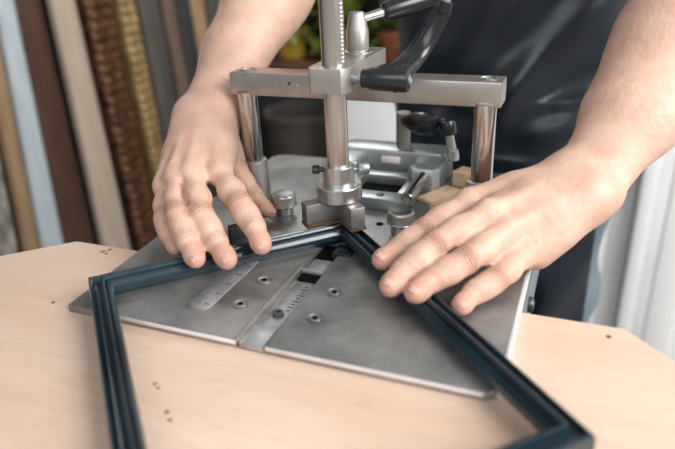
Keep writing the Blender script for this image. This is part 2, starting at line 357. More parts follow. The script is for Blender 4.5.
# pole
PX, PYY = AX, .0145
b = NB(); cyl(b, (PX, PYY, .05), (PX, PYY, .30), .0092, seg=44); pole = build('pole', b, 'pole', mc)
b = NB()
for i in range(44): box(b, (PX+.0086, PYY-.0026, .152+i*.0030), (.0016, .0026, .0017), rotz=-.3, bev=.0002)
build('rack_teeth', b, 'edge', pole)
b = NB(); lathe(b, [(0, .0375), (.0182, .0375), (.0194, .0384), (.0194, .0498), (.0188, .0505), (.0137, .0507), (.0133, .0511), (.0131, .0662), (.0124, .0670), (.0092, .0671)], (PX, PYY, 0), seg=52)
clr = build('pressure_collar', b, 'steel', mc)
b = NB(); lathe(b, [(.0022, 0), (.0022, .004), (.0036, .004), (.0038, .005), (.0038, .009), (.0032, .0096), (0, .0096)], (PX-.0118, PYY-.003, .0625), (-1, -.25, 0), 20, knurl=(2, 4)); build('thumb_screw', b, 'darksteel', clr)
b = NB(); lathe(b, [(.002, 0), (.002, .004), (.0052, .004), (.0055, .005), (.0055, .012), (.0048, .013), (0, .013)], (PX+.0105, PYY+.008, .061), (.85, .55, 0), 24, knurl=(2, 4)); build('thumb_screw', b, 'castdark', clr)
# pressure blocks with felt pads, lying along both mouldings
q2 = 2**-.5
for sgn, L, c0 in ((-1, .040, .005), (1, .035, .000)):
    d = Vector((sgn*q2, -q2, 0)); nn = Vector((-sgn*q2*-1, q2, 0)) if False else Vector((sgn*q2, q2, 0))
    # block centre line runs above the moulding (offset to its outside)
    start = Vector((AX+.001, .019, 0)); c = start + d*(L/2-.004) + Vector((-sgn*q2, -q2, 0))*0
    T = Matrix((( d.x, -d.y, 0, c.x), (d.y, d.x, 0, c.y), (0, 0, 1, .0285), (0, 0, 0, 1)))
    b = NB(); box(b, None, (L, .013, .0175), mtx=T, bev=.0009); pb = build('pressure_block', b, 'blocksteel', mc)
    T2 = T.copy(); T2[2][3] = .0182
    b = NB(); box(b, None, (L+.001, .0142, .0030), mtx=T2, bev=.0007); build('felt_pad', b, 'felt', pb)
b = NB(); box(b, (PX, PYY+.004, .0365), (.022, .018, .004), bev=.0006); build('block_mount', b, 'blocksteel', mc)
# side clamp lever: hub on the arm's right side
hy, hz = .014, .1392
b = NB(); cyl(b, (AX+w-.001, hy, hz), (AX+w+.008, hy, hz), .0042, seg=24); lathe(b, [(.0058, 0), (.0058, .0035), (0, .0035)], (AX+w+.0045, hy, hz), (1, 0, 0), 6); sh = build('lever_screw', b, 'castdark', mc)
b = NB(); x0 = AX+w+.007
lathe(b, [(0, 0), (.0068, 0), (.0074, .0006), (.0076, .006), (.0086, .0065), (.0092, .010), (.0097, .034), (.0090, .0365), (.0054, .0372), (.0054, .0365), (0, .0365)], (x0, hy, hz), (1, .03, 0), 36)
hub = build('lever_hub', b, 'black', mc)
b = NB(); lathe(b, [(.0044, 0), (.0044, .0012), (.0030, .0016), (.0026, .0002), (0, .0002)], (x0+.0367, hy+.001, hz), (1, .03, 0), 24); build('hub_screw', b, 'steel', hub)
p0 = Vector((x0+.026, hy, hz+.004)); p3 = Vector((.0715, .052, .1865))
cv = [p0 + (p3-p0)*t + Vector((-.004, .010, -.009))*math.sin(PI*t)*1.1 for t in [i/14 for i in range(15)]]
b = NB(); tube(b, [p0+Vector((-.006, 0, -.004))]+cv, [.0125]+[.0125-.0062*t for t in [i/14 for i in range(15)]], 18, .55, 1.0, Vector((1, 0, 0)))
build('lever_arm', b, 'black', hub)
b = NB(); cyl(b, p3+Vector((-.001, 0, -.004)), p3+Vector((.0012, 0, .0045)), .0052, seg=24); build('arm_tip', b, 'black', hub)
b = NB(); lathe(b, [(.0034, 0), (.0032, .0012), (.002, .0018), (0, .0018)], p3+Vector((.0012, 0, .0045)), (.13, -.1, 1), 18); build('tip_screw', b, 'steel', hub)
# knurled knobs
for X, Y, t in ((-.077, .047, (0, 0, 1)), (.040, .040, (.05, -.03, 1))):
    b = NB(); lathe(b, [(0, 0), (.0082, 0), (.0082, .0082), (.0112, .0084), (.0118, .0090), (.0118, .0104), (.0120, .0106), (.0120, .0182), (.0116, .0186), (.0110, .0198), (.0096, .0204), (.0088, .0202), (0, .0202)], (X, Y, .0003), t, 72, knurl=(6, 7))
    kb = build('knurled_knob', b, 'sleeve', mc)
    tv = Vector(t).normalized(); tb = Vector((X, Y, .0003))
    b = NB(); lathe(b, [(.0098, .0200), (.0094, .0210), (.0084, .0213), (0, .0213)], tb, t, 40); build('knob_top', b, 'blocksteel' if X < 0 else 'darksteel', kb)
    b = NB(); lathe(b, [(.0084, 0), (.0084, .0080), (0, .0080)], tb, t, 36); build('knob_stem', b, 'castdark', kb)
    b = NB(); lathe(b, [(.0121, .0088), (.0125, .0092), (.0125, .0100), (.0121, .0104)], tb, t, 48); build('knob_rim', b, 'steel', kb)
b = NB(); lathe(b, [(.0034, 0), (.0034, .0004), (0, .0004)], (.018, .049, 0), seg=20); lathe(b, [(.002, 0), (.002, .0005), (0, .0005)], (.026, .053, 0), seg=16); build('plate_hole', b, 'hole', plate)
b = NB(); lathe(b, [(.0052, 0), (.0052, .0004), (0, .0004)], (-.094, .036, 0), seg=20); build('plate_hole', b, 'hole', plate)
# little stop block behind the left moulding
T = Matrix.Translation((-.0855, -.0195, .0085)) @ Matrix.Rotation(PI/4, 4, 'Z')
b = NB(); box(b, None, (.022, .009, .017), mtx=T, bev=.0012); build('fence_stop', b, 'darksteel', mc)
# rear fixture: frame with window, two rods in sleeves, cross block, two clamp levers
b = NB()
box(b, (-.007, .088, .006), (.080, .020, .012), bev=.0012); box(b, (-.007, .147, .006), (.080, .014, .012), bev=.0012)
box(b, (-.037, .118, .006), (.020, .046, .012), bev=.001); box(b, (.028, .118, .006), (.016, .046, .012), bev=.001)
rf = build('guide_frame', b, 'castdark', mc)
b = NB(); box(b, (-.002, .118, .0012), (.052, .044, .0016), bev=0); build('window_recess_shade', b, 'hole', rf)  # black sheet paints the shade inside the frame opening
b = NB(); lathe(b, [(.004, 0), (.004, .0006), (.003, .001), (0, .0004)], (.006, .088, .012), seg=18); build('frame_screw', b, 'darksteel', rf)
for X in (-.048, .037):
    b = NB(); cyl(b, (X, .070, .0185), (X, .150, .0185), .0056, seg=28); build('guide_rod', b, 'chrome', mc)
for X in (-.050, .036):
    pr = [(X-.016, .136), (X-.010, .129), (X+.010, .129), (X+.016, .136), (X+.016, .182), (X-.016, .182)]
    b = NB(); prism(b, pr, .001, .0265, .004); build('rod_sleeve', b, 'castdark', mc)
pr = [(-.066, .174), (-.060, .169), (.046, .169), (.053, .176), (.053, .194), (.046, .201), (-.060, .201), (-.066, .194)]
b = NB(); prism(b, pr, .001, .0300, .004); xb = build('cross_block', b, 'castdark', mc)
b = NB(); box(b, (-.008, .1675, .0195), (.020, .006, .007), bev=.001); build('name_tab', b, 'edge', xb)
b = NB(); cyl(b, (.000, .188, .0295), (.000, .188, .0665), .0078, seg=28); s1 = build('clamp_post', b, 'cast', mc)
a0 = Vector((.004, .180, .0595)); a1 = Vector((.042, .162, .0620))
b = NB(); lathe(b, [(0, -.003), (.004, -.003), (.0075, .004), (.0105, .014), (.0118, .024), (.0112, .034), (.0085, .0395), (0, .0405)], a0, a1-a0, 30); build('ball_grip', b, 'black', s1)
k0 = Vector((.060, .164, .026)); k1 = Vector((.0535, .166, .056))
b = NB(); lathe(b, [(0, 0), (.0058, 0), (.0064, .003), (.0064, .010), (.0046, .012), (.0044, .026), (0, .026)], k0, k1-k0, 24); s2 = build('clamp_stem', b, 'steel', mc)
b = NB(); lathe(b, [(0, -.004), (.0075, -.004), (.0084, -.002), (.0084, .008), (.0075, .010), (0, .010)], k1, (k1-k0), 24)
tube(b, [k1+Vector((-.002, 0, .004)), k1+Vector((-.006, .004, .007)), k1+Vector((-.009, .006, .007))], [.0062, .0055, .004], 16)
build('stem_head', b, 'black', s2)

# ------------------------------------------------------------------ wooden tabletop
TZ = -.006
tp = [(-.243, -.052), (-.345, -.150), (-.345, -.70), (.345, -.70), (.345, -.170), (.221, -.049)]
tt = empty('wooden_tabletop', (0, -.37, FL), 'pale beech tabletop with clipped corners in front of the machine', 'table')
board = build('board', prism(NB(), tp, TZ-.020, TZ, .0012), 'beech', tt)
for px, py, r in ((103, 251.5, .0026), (110, 249.8, .0022), (106.5, 253.5, .0018), (53, 302.5, .0016), (155, 384, .0016), (158, 388, .0014), (167, 412, .0018), (170, 420, .0016), (608.5, 336.5, .0018)):
    p = at(px, py, TZ)
    b = NB(); lathe(b, [(r, 0), (r*.8, .0002), (0, .0002)], (p.x, p.y, TZ), seg=14); build('dent', b, 'brownwood' if px < 60 or px > 600 else 'dent', board)
for x in (-.30, .30):
    for y in (-.16, -.66):
        b = NB(); box(b, (x, y, (FL+TZ-.02)/2), (.045, .045, -FL+TZ-.02), bev=.003); build('leg', b, 'beech', tt)

# ------------------------------------------------------------------ picture frame
# (distance in from the sight edge towards the outside, height)
prof = [(.0045, .0002), (.0045, .0048), (.0003, .0048), (.0000, .0085), (.0005, .0100), (.0020, .0125), (.0034, .0138), (.0040, .0132), (.0042, .0116), (.0049, .0116), (.0052, .0142), (.0058, .0160), (.0067, .0168), (.0077, .0164),
        (.0083, .0146), (.0089, .0116), (.0096, .0103), (.0110, .0097), (.0127, .0101), (.0139, .0113), (.0142, .0132), (.0149, .0141), (.0159, .0139), (.0167, .0125), (.0170, .0108), (.0170, .0002)]
Vc, Ac, Bc = Vector((0, 0, 0)), Vector((-.1310, -.1310, 0)), Vector((.1800, -.1800, 0))
Dc = Ac+Bc-Vc
pf = empty('picture_frame', (.025, -.155, 0), 'glossy blue-black picture frame held by both hands on the steel plate', 'picture frame')
cor = [Vc, Ac, Dc, Bc]; cen = (Ac+Bc)/2
for i in range(4):
    P, Q = cor[i], cor[(i+1) % 4]; d = (Q-P).normalized(); o = Vector((-d.y, d.x, 0))
    if o.dot((P+Q)/2-cen) < 0: o = -o
    b = NB(); n = len(prof); rings = []
    for t in (0, 1):
        e = (P if t == 0 else Q); s_ = -1 if t == 0 else 1
        g = .00012
        rings.append([b.verts.new(e + o*u + d*(s_*(u-g)) + Vector((0, 0, z))) for u, z in prof])
    for k in range(n): b.faces.new([rings[0][k], rings[0][(k+1) % n], rings[1][(k+1) % n], rings[1][k]])
    b.faces.new(rings[0][::-1]); b.faces.new(rings[1])
    build('moulding', b, 'frame', pf, 38)

# ------------------------------------------------------------------ offcuts on the plate
def loose(name, b, m, label, cat, group=None): return tag(build(name, b, m), label, cat, group)
c = at(436, 194, 0)
loose('wood_offcut', prism(NB(), [(.036, .112), (.042, .122), (.056, .150), (.080, .141), (.058, .100)], .0003, .0038, .0006), 'card', 'thin flat tan wood offcut lying beside the right guide rod', 'offcut', 'wood offcuts lying on the machine')
T = Matrix.Translation((.068, .157, .0085)) @ Matrix.Rotation(.75, 4, 'Z')
loose('wood_offcut', box(NB(), None, (.026, .020, .016), mtx=Matrix.Translation((.076, .163, .0082)) @ Matrix.Rotation(-.35, 4, 'Z'), bev=.0008), 'offcut', 'small pale wood block standing left of the right post', 'offcut', 'wood offcuts lying on the machine')
loose('wood_offcut', box(NB(), None, (.030, .040, .012), mtx=Matrix.Translation((.079, .090, .0062)) @ Matrix.Rotation(-.55, 4, 'Z'), bev=.0008), 'offcut', 'pale wood offcut partly hidden behind the hand on the right', 'offcut', 'wood offcuts lying on the machine')

# ------------------------------------------------------------------ person
def V3(*a): return np.array(a, float)
def axis(lo, hi, f0, f1, h, cap, g=1.07):
    """grid lines: spacing h inside [f0, f1], growing to cap outside"""
    a = list(np.arange(f0, f1, h)); s = h
    while a[-1] < hi: s = min(s*g, cap); a.append(a[-1]+s)
    s = h; lo_ = []
    x = a[0]
    while x > lo: s = min(s*g, cap); x -= s; lo_.append(x)
    return np.array(lo_[::-1]+a, np.float32)
class Field:
    def __init__(s, xs, ys, zs):
        s.ax = (xs, ys, zs); s.D = np.full((len(xs), len(ys), len(zs)), .04, np.float32)
    def sub(s, lo, hi):
        return tuple(slice(max(0, np.searchsorted(a, l)-1), min(len(a), np.searchsorted(a, h)+2)) for a, l, h in zip(s.ax, lo, hi))
    def cone(s, a, b, ra, rb, n=None, fl=1.0, pad=.03):
        """distance to a tapered capsule a-b, squashed by fl along n; returns (window, distance)"""
        a, b = np.asarray(a, float), np.asarray(b, float); R = max(ra, rb)+pad
        w = s.sub(np.minimum(a, b)-R, np.maximum(a, b)+R)
        X, Y, Z = [s.ax[i][w[i]] for i in range(3)]
        px = (X-a[0])[:, None, None]; py = (Y-a[1])[None, :, None]; pz = (Z-a[2])[None, None, :]
        d = b-a; L = float(d@d)
        if n is not None:
            n = np.asarray(n, float)
            if L > 1e-12: n = n - d*(n@d)/L
            n = n/np.linalg.norm(n)
        t = np.clip((px*d[0]+py*d[1]+pz*d[2])/max(L, 1e-12), 0, 1).astype(np.float32)
        qx, qy, qz = px-t*d[0], py-t*d[1], pz-t*d[2]
        q2_ = qx*qx+qy*qy+qz*qz
        if n is not None:
            k = qx*n[0]+qy*n[1]+qz*n[2]; q2_ = q2_+k*k*(fl*fl-1)
        return w, (np.sqrt(q2_)-(ra+t*(rb-ra))).astype(np.float32)
    @staticmethod
    def smin(a, b, k):
        h = np.maximum(k-np.abs(a-b), 0)/k
        return np.minimum(a, b)-h*h*k*.25
    def add(s, a, b, ra, rb, k=.01, n=None, fl=1.0):
        w, d = s.cone(a, b, ra, rb, n, fl); s.D[w] = s.smin(s.D[w], d, k)
    def mesh(s):
        D = s.D; I = D < 0; nx, ny, nz = D.shape
        c = I[:-1, :-1, :-1].astype(np.uint8)
        cnt = np.zeros(c.shape, np.uint8)
        for i in (0, 1):
            for j in (0, 1):
                for k in (0, 1): cnt += I[i:nx-1+i, j:ny-1+j, k:nz-1+k]
        cell = (cnt > 0) & (cnt < 8)
        ci = np.argwhere(cell); idx = np.full(cell.shape, -1, np.int32); idx[tuple(ci.T)] = np.arange(len(ci))
        acc = np.zeros((len(ci), 3)); num = np.zeros(len(ci)); faces = []
        for ax_ in range(3):
            A = [slice(None)]*3; B = [slice(None)]*3; A[ax_] = slice(0, -1); B[ax_] = slice(1, None)
            e = np.argwhere(I[tuple(A)] != I[tuple(B)])
            e2 = e.copy(); e2[:, ax_] += 1
            d0 = D[tuple(e.T)]; d1 = D[tuple(e2.T)]; t = d0/(d0-d1)
            P = np.stack([s.ax[i][e[:, i]] for i in range(3)], 1).astype(float); Q = np.stack([s.ax[i][e2[:, i]] for i in range(3)], 1)
            P = P+(Q-P)*t[:, None]
            u, v = [(1, 2), (2, 0), (0, 1)][ax_]; quad = []
            for du, dv in ((0, 0), (-1, 0), (-1, -1), (0, -1)):
                f = e.copy(); f[:, u] += du; f[:, v] += dv
                ok = np.all(f >= 0, 1) & np.all(f < np.array(cell.shape), 1)
                r = np.full(len(e), -1); r[ok] = idx[tuple(f[ok].T)]
                quad.append(r); g = r >= 0
                np.add.at(acc, r[g], P[g]); np.add.at(num, r[g], 1)
            qd = np.stack(quad, 1); good = np.all(qd >= 0, 1); qd = qd[good]; fl_ = d0[good] > 0
            qd[fl_] = qd[fl_][:, ::-1]; faces.append(qd)
        return acc/num[:, None], np.concatenate(faces)
def field_mesh(name, F, m, parent, label=None, off=Vector((0, 0, 0)), relax=0):
    vs, fs = F.mesh()
    me = bpy.data.meshes.new(name)
    me.vertices.add(len(vs)); me.vertices.foreach_set('co', (vs-np.array(off)).astype(np.float32).ravel())
    me.loops.add(len(fs)*4); me.loops.foreach_set('vertex_index', fs.astype(np.int32).ravel())
    me.polygons.add(len(fs)); me.polygons.foreach_set('loop_start', np.arange(0, len(fs)*4, 4, dtype=np.int32)); me.polygons.foreach_set('loop_total', np.full(len(fs), 4, np.int32))
    me.polygons.foreach_set('use_smooth', np.ones(len(fs), bool))
    me.update(calc_edges=True); me.validate()
    o = bpy.data.objects.new(name, me); COL.objects.link(o); me.materials.append(M[m])
    if parent is not None: o.parent = parent
    if label: o['label'] = label
    if relax:
        md = o.modifiers.new('smooth', 'SMOOTH'); md.factor = .5; md.iterations = relax
    return o, vs

# joints, metres: tip, DIP, PIP, MCP (centres)
mm = lambda *p: np.array(p, float)/1000
HR = dict(W=mm(-163, 63, 88), E=mm(-142, 258, 250), S=mm(-120, 450, 490),
    idx=[mm(-41, -63, 24), mm(-53, -51, 33), mm(-73, -37, 45), mm(-107, -8, 57)],
    mid=[mm(-60, -84, 19), mm(-76, -72, 26), mm(-96, -59, 42), mm(-127, -20, 58)],
    rng=[mm(-82, -93, 21), mm(-97, -81, 29), mm(-115, -63, 43), mm(-143, -23, 55)],
    pky=[mm(-108, -81, 21), mm(-121, -71, 26), mm(-135, -56, 33), mm(-158, -21, 44)],
    thb=[mm(-82, 27, 9), mm(-100, 31, 23), mm(-120, 36, 45), mm(-146, 54, 70)])
HL = dict(W=mm(185, 52, 53), E=mm(289, 262, 197), S=mm(262, 455, 470),
    idx=[mm(54, -56, 23), mm(61, -38, 23), mm(75, -16, 30), mm(102, 19, 44)],
    mid=[mm(70, -87, 21), mm(74, -68, 23), mm(90, -45, 35), mm(120, -4, 46)],
    rng=[mm(88, -89, 20), mm(95, -71, 21), mm(114, -50, 29), mm(136, -9, 36)],
    pky=[mm(117, -78, 9), mm(122, -62, 10), mm(135, -45, 14), mm(150, -9, 19)],
    thb=[mm(96, 52, 9), mm(114, 64, 14), mm(138, 66, 27), mm(164, 60, 42)])
RAD = dict(idx=(.0070, .0080, .0087, .0094), mid=(.0071, .0081, .0088, .0094), rng=(.0068, .0077, .0084, .0090), pky=(.0060, .0067, .0073, .0080), thb=(.0056, .0076, .0094, .0122))
un = lambda v: v/np.linalg.norm(v)
FACE = V3(.02, -1, -.25)

F = Field(axis(-.36, .50, -.185, .205, .0014, .009), axis(-.12, .82, -.108, .085, .0014, .009), axis(-.955, .875, .0, .105, .0014, .011))
nails = []; joints = []
def hand(H, side):
    W, E, Sh = H['W'], H['E'], H['S']
    n = np.cross(H['idx'][3]-W, H['pky'][3]-W); n = un(n if n[2] > 0 else -n)       # back of the hand
    fore = un(H['mid'][3]-W); lat = un(H['idx'][3]-H['pky'][3]); lat = un(lat-fore*(lat@fore))
    H['n'] = n
    # arm
    ax_ = E-W; fl = lambda t: W+ax_*t
    an = un(n - un(ax_)*(n@un(ax_))); al = np.cross(un(ax_), an)
    if al@lat < 0: al = -al
    q_ = .84 if side < 0 else 1.0
    for o_ in (-1, 1):
        F.add(W+al*o_*.0095-n*.001, fl(.30)+al*o_*.010, .0178, .0235*q_, .02)
        F.add(fl(.30)+al*o_*.010, fl(.62)+al*o_*.010, .0235*q_, .0345*q_, .03)
        F.add(fl(.62)+al*o_*.010, E+al*o_*.006, .0345*q_, .034*q_, .03)
    F.add(fl(.5)+al*.012, fl(.85)+al*.012, .026*q_, .036*q_, .04)
    F.add(W-al*.021+n*.004, W-al*.021+n*.006, .0085, .0085, .012)      # ulnar head
    F.add(E, Sh, .039, .050, .03)
    # carpus, metacarpals, pads
    base = {}
    for k_, u in (('idx', .0155), ('mid', .0055), ('rng', -.0055), ('pky', -.015)):
        base[k_] = W+lat*u+fore*.006+n*.002
        F.add(base[k_], H[k_][3]-n*.001, .0145, RAD[k_][3]+.0006, .014)
    ks = ('idx', 'mid', 'rng', 'pky')
    for p, q in zip(ks, ks[1:]):                                       # flesh between the knuckles
        a, b = H[p][3], H[q][3]
        F.add((a+base[p])/2-n*.004, (b+base[q])/2-n*.004, .0105, .0105, .012)
        e_ = .76 if p == 'rng' else .80; F.add(a*e_+base[p]*(1-e_)-n*.005, b*e_+base[q]*(1-e_)-n*.005, .0082, .0080, .010)
    if side > 0: F.add(H['rng'][3]*.76+H['rng'][2]*.24-n*.003, H['pky'][3]*.76+H['pky'][2]*.24-n*.001, .0068, .0060, .010)
    F.add(W-lat*.016-n*.007+fore*.012, H['pky'][3]-n*.008-fore*.012, .0145, .0105, .014)
    T = H['thb']
    F.add(W+lat*.016-n*.006+fore*.006, T[3], .0155, .0150, .014)
    F.add(T[3], T[2], .0145, .0104, .014)
    F.add((T[2]+T[3])/2-n*.002, H['idx'][3]*.6+base['idx']*.4-n*.007, .0105, .0085, .016)
    for k_ in ks:                                                      # knuckles and tendons
        F.add(H[k_][3]+n*.0038-fore*.001, H[k_][3]+n*.0036-fore*.003, .0072, .0066, .008)
        F.add(H[k_][3]+n*.0082-fore*.010, base[k_]*.55+H[k_][3]*.45+n*.0085, .0022, .0016, .006)
    palm = F.D.copy(); res = []
    for k_ in ks+('thb',):
        J = H[k_]; r = RAD[k_]
        parts = [(J[3], J[2], r[3]*.98, r[2]*.99), (J[2], J[1], r[2]*.98, r[1]), (J[1], J[0], r[1]*.98, r[0])]
        # dorsal direction of each finger from its bend
        dd = un(J[0]-J[1]); fn = n-dd*(n@dd)
        if k_ == 'thb': fn = np.cross(dd, np.cross(lat*.8+n*.6, dd))
        fn = un(fn)
        lo = np.min(J, 0)-.03; hi = np.max(J, 0)+.03; w = F.sub(lo, hi)
        G = np.full(F.D[w].shape, .04, np.float32)
        o0 = [q.start for q in w]
        def put(a, b, ra, rb, k, nn=None, f=1.0):
            ww, d = F.cone(a, b, ra, rb, nn, f)
            s_ = tuple(slice(max(q.start, p.start)-p.start, min(q.stop, p.stop)-p.start) for q, p in zip(ww, w))
            t_ = tuple(slice(max(q.start, p.start)-q.start, min(q.stop, p.stop)-q.start) for q, p in zip(ww, w))
            G[s_] = F.smin(G[s_], d[t_], k)
        for a, b, ra, rb in parts: put(a, b, ra, rb, .004)
        n2 = un(n-un(J[1]-J[2])*(n@un(J[1]-J[2]))) if k_ != 'thb' else fn
        put(J[2]+n2*.0004, J[2]+n2*.0004, r[2]*.99, r[2]*.99, .006)               # middle knuckle
        put(J[1]+fn*.0004, J[1]+fn*.0004, r[1]*1.0, r[1]*1.0, .004)
        m1 = J[3]*.4+J[2]*.6; put(m1-n2*.0014, m1-n2*.0014, r[2]*1.0, r[2]*1.0, .012)     # pads on the palm side
        m2 = (J[2]+J[1])/2; put(m2-fn*.0010, m2-fn*.0010, r[1]*1.04, r[1]*1.04, .010)
        m3 = J[0]*.75+J[1]*.25; put(m3-fn*.0012, m3-fn*.0012, r[0]*1.02, r[0]*1.02, .006)
        res.append((w, G))
        nails.append((J, fn, r[0], k_, dd)); 
        joints.append((J[2], un(J[1]-J[3]), r[2], .9)); joints.append((J[1], dd, r[1], .4))
        if k_ != 'thb': joints.append((J[3]+n*.004, un(J[2]-W), r[3]*1.2, .08))
    out_ = palm
    for w, G in res:
        out_[w] = np.minimum(out_[w], F.smin(palm[w], G, .005))
    F.D = out_
    for p, q in zip(ks, ks[1:]):
        if np.linalg.norm(H[p][2]-H[q][2]) > .0245 and p != 'idx': continue
        A, B = H[p], H[q]
        g0 = (A[3]*.72+A[2]*.28+B[3]*.72+B[2]*.28)/2+n*.0058; g1 = (A[2]*.9+A[3]*.1+B[2]*.9+B[3]*.1)/2+n*.0052
        w, d = F.cone(g0, g1, .0022, .0030, None, 1, .008)
        F.D[w] = -F.smin(-F.D[w], d, .0035)
hand(HR, -1); hand(HL, 1)
# trunk, neck, head, legs
B0 = V3(.072, .505, 0)
P_ = lambda x, y, z: B0+V3(x, y, z)
TR = []
def trunk(F, inf=0, legs=True, arms=False, upper=True):
    Y = V3(0, 1, 0)
    if upper:
        F.add(P_(0, 0, .02), P_(0, -.005, .20), .150+inf, .145+inf, .06, Y, 1.38)
        F.add(P_(0, -.005, .20), P_(0, -.01, .38), .148+inf, .168+inf, .06, Y, 1.40)
        F.add(P_(-.10, 0, .46), P_(.10, 0, .46), .075+inf, .075+inf, .08)
        F.add(P_(0, -.02, .10), P_(0, -.02, .14), .11+inf, .11+inf, .08)
        F.add(P_(-.10, 0, .475), HR['S'], .062+inf, .056+inf, .05); F.add(P_(.10, 0, .475), HL['S'], .062+inf, .056+inf, .05)
    F.add(P_(-.045, .01, -.04), P_(.045, .01, -.04), .108+inf, .108+inf, .06, Y, 1.0)
    if legs:
        for s_ in (-1, 1):
            hip, kn, an = P_(.064*s_, .0, -.09), P_(.084*s_, -.015, -.47), P_(.105*s_, .015, -.865)
            F.add(hip, kn, .082+inf, .060+inf, .03); F.add(kn, an, .058+inf, .040+inf, .03)
            F.add(an-V3(0, 0, .03), an+V3(.015*s_, -.14, -.058), .034, .024, .03)
trunk(F)
hd = P_(-.01, -.06, .70)
F.add(P_(0, 0, .46), P_(-.005, -.03, .60), .060, .054, .03)
F.add(hd+V3(0, .012, .03), hd+V3(0, .010, .04), .094, .094, .02, V3(1, 0, 0), 1.22)
F.add(hd+V3(0, -.030, -.02), hd+V3(0, -.048, -.095), .062, .036, .03)
F.add(hd+V3(0, -.094, .012), hd+V3(0, -.112, -.024), .010, .014, .012)
F.add(hd+V3(-.018, -.090, -.058), hd+V3(.018, -.090, -.058), .011, .011, .010)
for s_ in (-1, 1):
    F.add(hd+V3(.081*s_, .012, .015), hd+V3(.083*s_, .008, -.025), .015, .011, .008, V3(1, 0, 0), 2.0)
    F.add(hd+V3(.034*s_, -.080, .034), hd+V3(.020*s_, -.086, .034), .013, .013, .010)
    F.add(hd+V3(.034*s_, -.072, .008), hd+V3(.033*s_, -.073, .008), .014, .014, .004)
person, pv = field_mesh('person', F, 'skin', None, off=Vector((.066, .5, FL)))
person.location = (.066, .5, FL)
tag(person, 'person in a dark navy apron pressing the blue-black frame onto the machine with both hands', 'person')
# attributes for the skin shader
al_ = np.zeros(len(pv), np.float32); cr_ = np.zeros(len(pv), np.float32); flu = np.zeros(len(pv), np.float32)
for J, d, r, k in joints:
    q = pv-J; s_ = q@d; rad = np.linalg.norm(q-s_[:, None]*d, axis=1); near = rad < r*1.7
    m_ = np.exp(-(s_/.0048)**2)*k*near*np.clip((r*1.7-rad)/(r*.5), 0, 1)
    up_ = m_ > cr_; al_[up_] = (s_[up_]*1000); cr_ = np.maximum(cr_, m_)
    flu = np.maximum(flu, np.exp(-(s_/.008)**2)*near*k*.34*np.clip((r*1.7-rad)/(r*.5), 0, 1))
for J, fn, r, k_, dd in nails:
    q = np.linalg.norm(pv-J[0], axis=1); flu = np.maximum(flu, .5*np.clip(1-(q-.004)/.016, 0, 1))
for nm, a in (('along', al_), ('crease', cr_), ('flush', flu)):
    t_ = person.data.attributes.new(nm, 'FLOAT', 'POINT'); t_.data.foreach_set('value', a.astype(np.float32))
# fingernails
for J, fn, r, k_, dd in nails:
    fn = Vector(fn); dd = Vector(dd); sd = dd.cross(fn).normalized(); c = Vector(J[0])
    hw = r*.74; Ln = r*1.50
    b = NB(); G = []
    nu, nv = 10, 10
    for i in range(nu+1):
        row = []
        for j in range(nv+1):
            u, v = i/nu*2-1, j/nv*2-1                      # u along, v across
            uu = u*math.sqrt(max(0, 1-.32*v*v)); vv = v*math.sqrt(max(0, 1-.20*u*u))
            ang = vv*hw/(r*.98)
            rr = r*1.045 - (0.0006 if abs(u) == 1 or abs(v) == 1 else 0) - (.0011*max(0, u)**2) - (.0004*max(0, -u)**2)
            row.append(b.verts.new(c + dd*(r*.10+uu*Ln*.5) + sd*math.sin(ang)*rr + fn*math.cos(ang)*rr))
        G.append(row)
    for i in range(nu):
        for j in range(nv): b.faces.new([G[i][j], G[i+1][j], G[i+1][j+1], G[i][j+1]])
    ext = bmesh.ops.solidify(b, geom=b.faces[:], thickness=.0005)
    build('fingernail', b, 'nail', person, 80)
# clothes
def cloth_field(h, lo, hi):
    return Field(*[np.arange(l, u, h, dtype=np.float32) for l, u in zip(lo, hi)])
def grid3(F): return F.ax[0][:, None, None], F.ax[1][None, :, None], F.ax[2][None, None, :]
def wob(X, Y, Z, a):
    return a*1.6*(np.sin(X*38+Z*21+1.2*np.sin(Z*16))*np.sin(Z*27-X*12+.6)+.5*np.sin(X*70-Z*48))
poff = Vector((.066, .5, FL))
Fs = cloth_field(.006, (-.28, .26, -.13), (.40, .75, .60))
trunk(Fs, .010, legs=False)
for H in (HR, HL):
    Fs.add(H['S'], H['E']*.45+H['S']*.55, .062, .060, .03)
X, Y, Z = grid3(Fs)
Fs.D += wob(X, Y*0, Z, .0022)
Fs.D = np.maximum(Fs.D, np.maximum(-.10-Z, Z-.56))
field_mesh('t_shirt', Fs, 'shirt', person, 'slate blue short-sleeved shirt under the apron', poff)
Fa = cloth_field(.005, (-.16, .28, -.62), (.29, .56, .44))
trunk(Fa, .019)
for z0, z1 in ((-.55, -.05),):
    Fa.add(P_(-.09, -.02, z0), P_(-.06, -.01, z1), .10, .125, .06); Fa.add(P_(.09, -.02, z0), P_(.06, -.01, z1), .10, .125, .06)
X, Y, Z = grid3(Fa)
fold = wob(X, Y*0, Z, .0034)
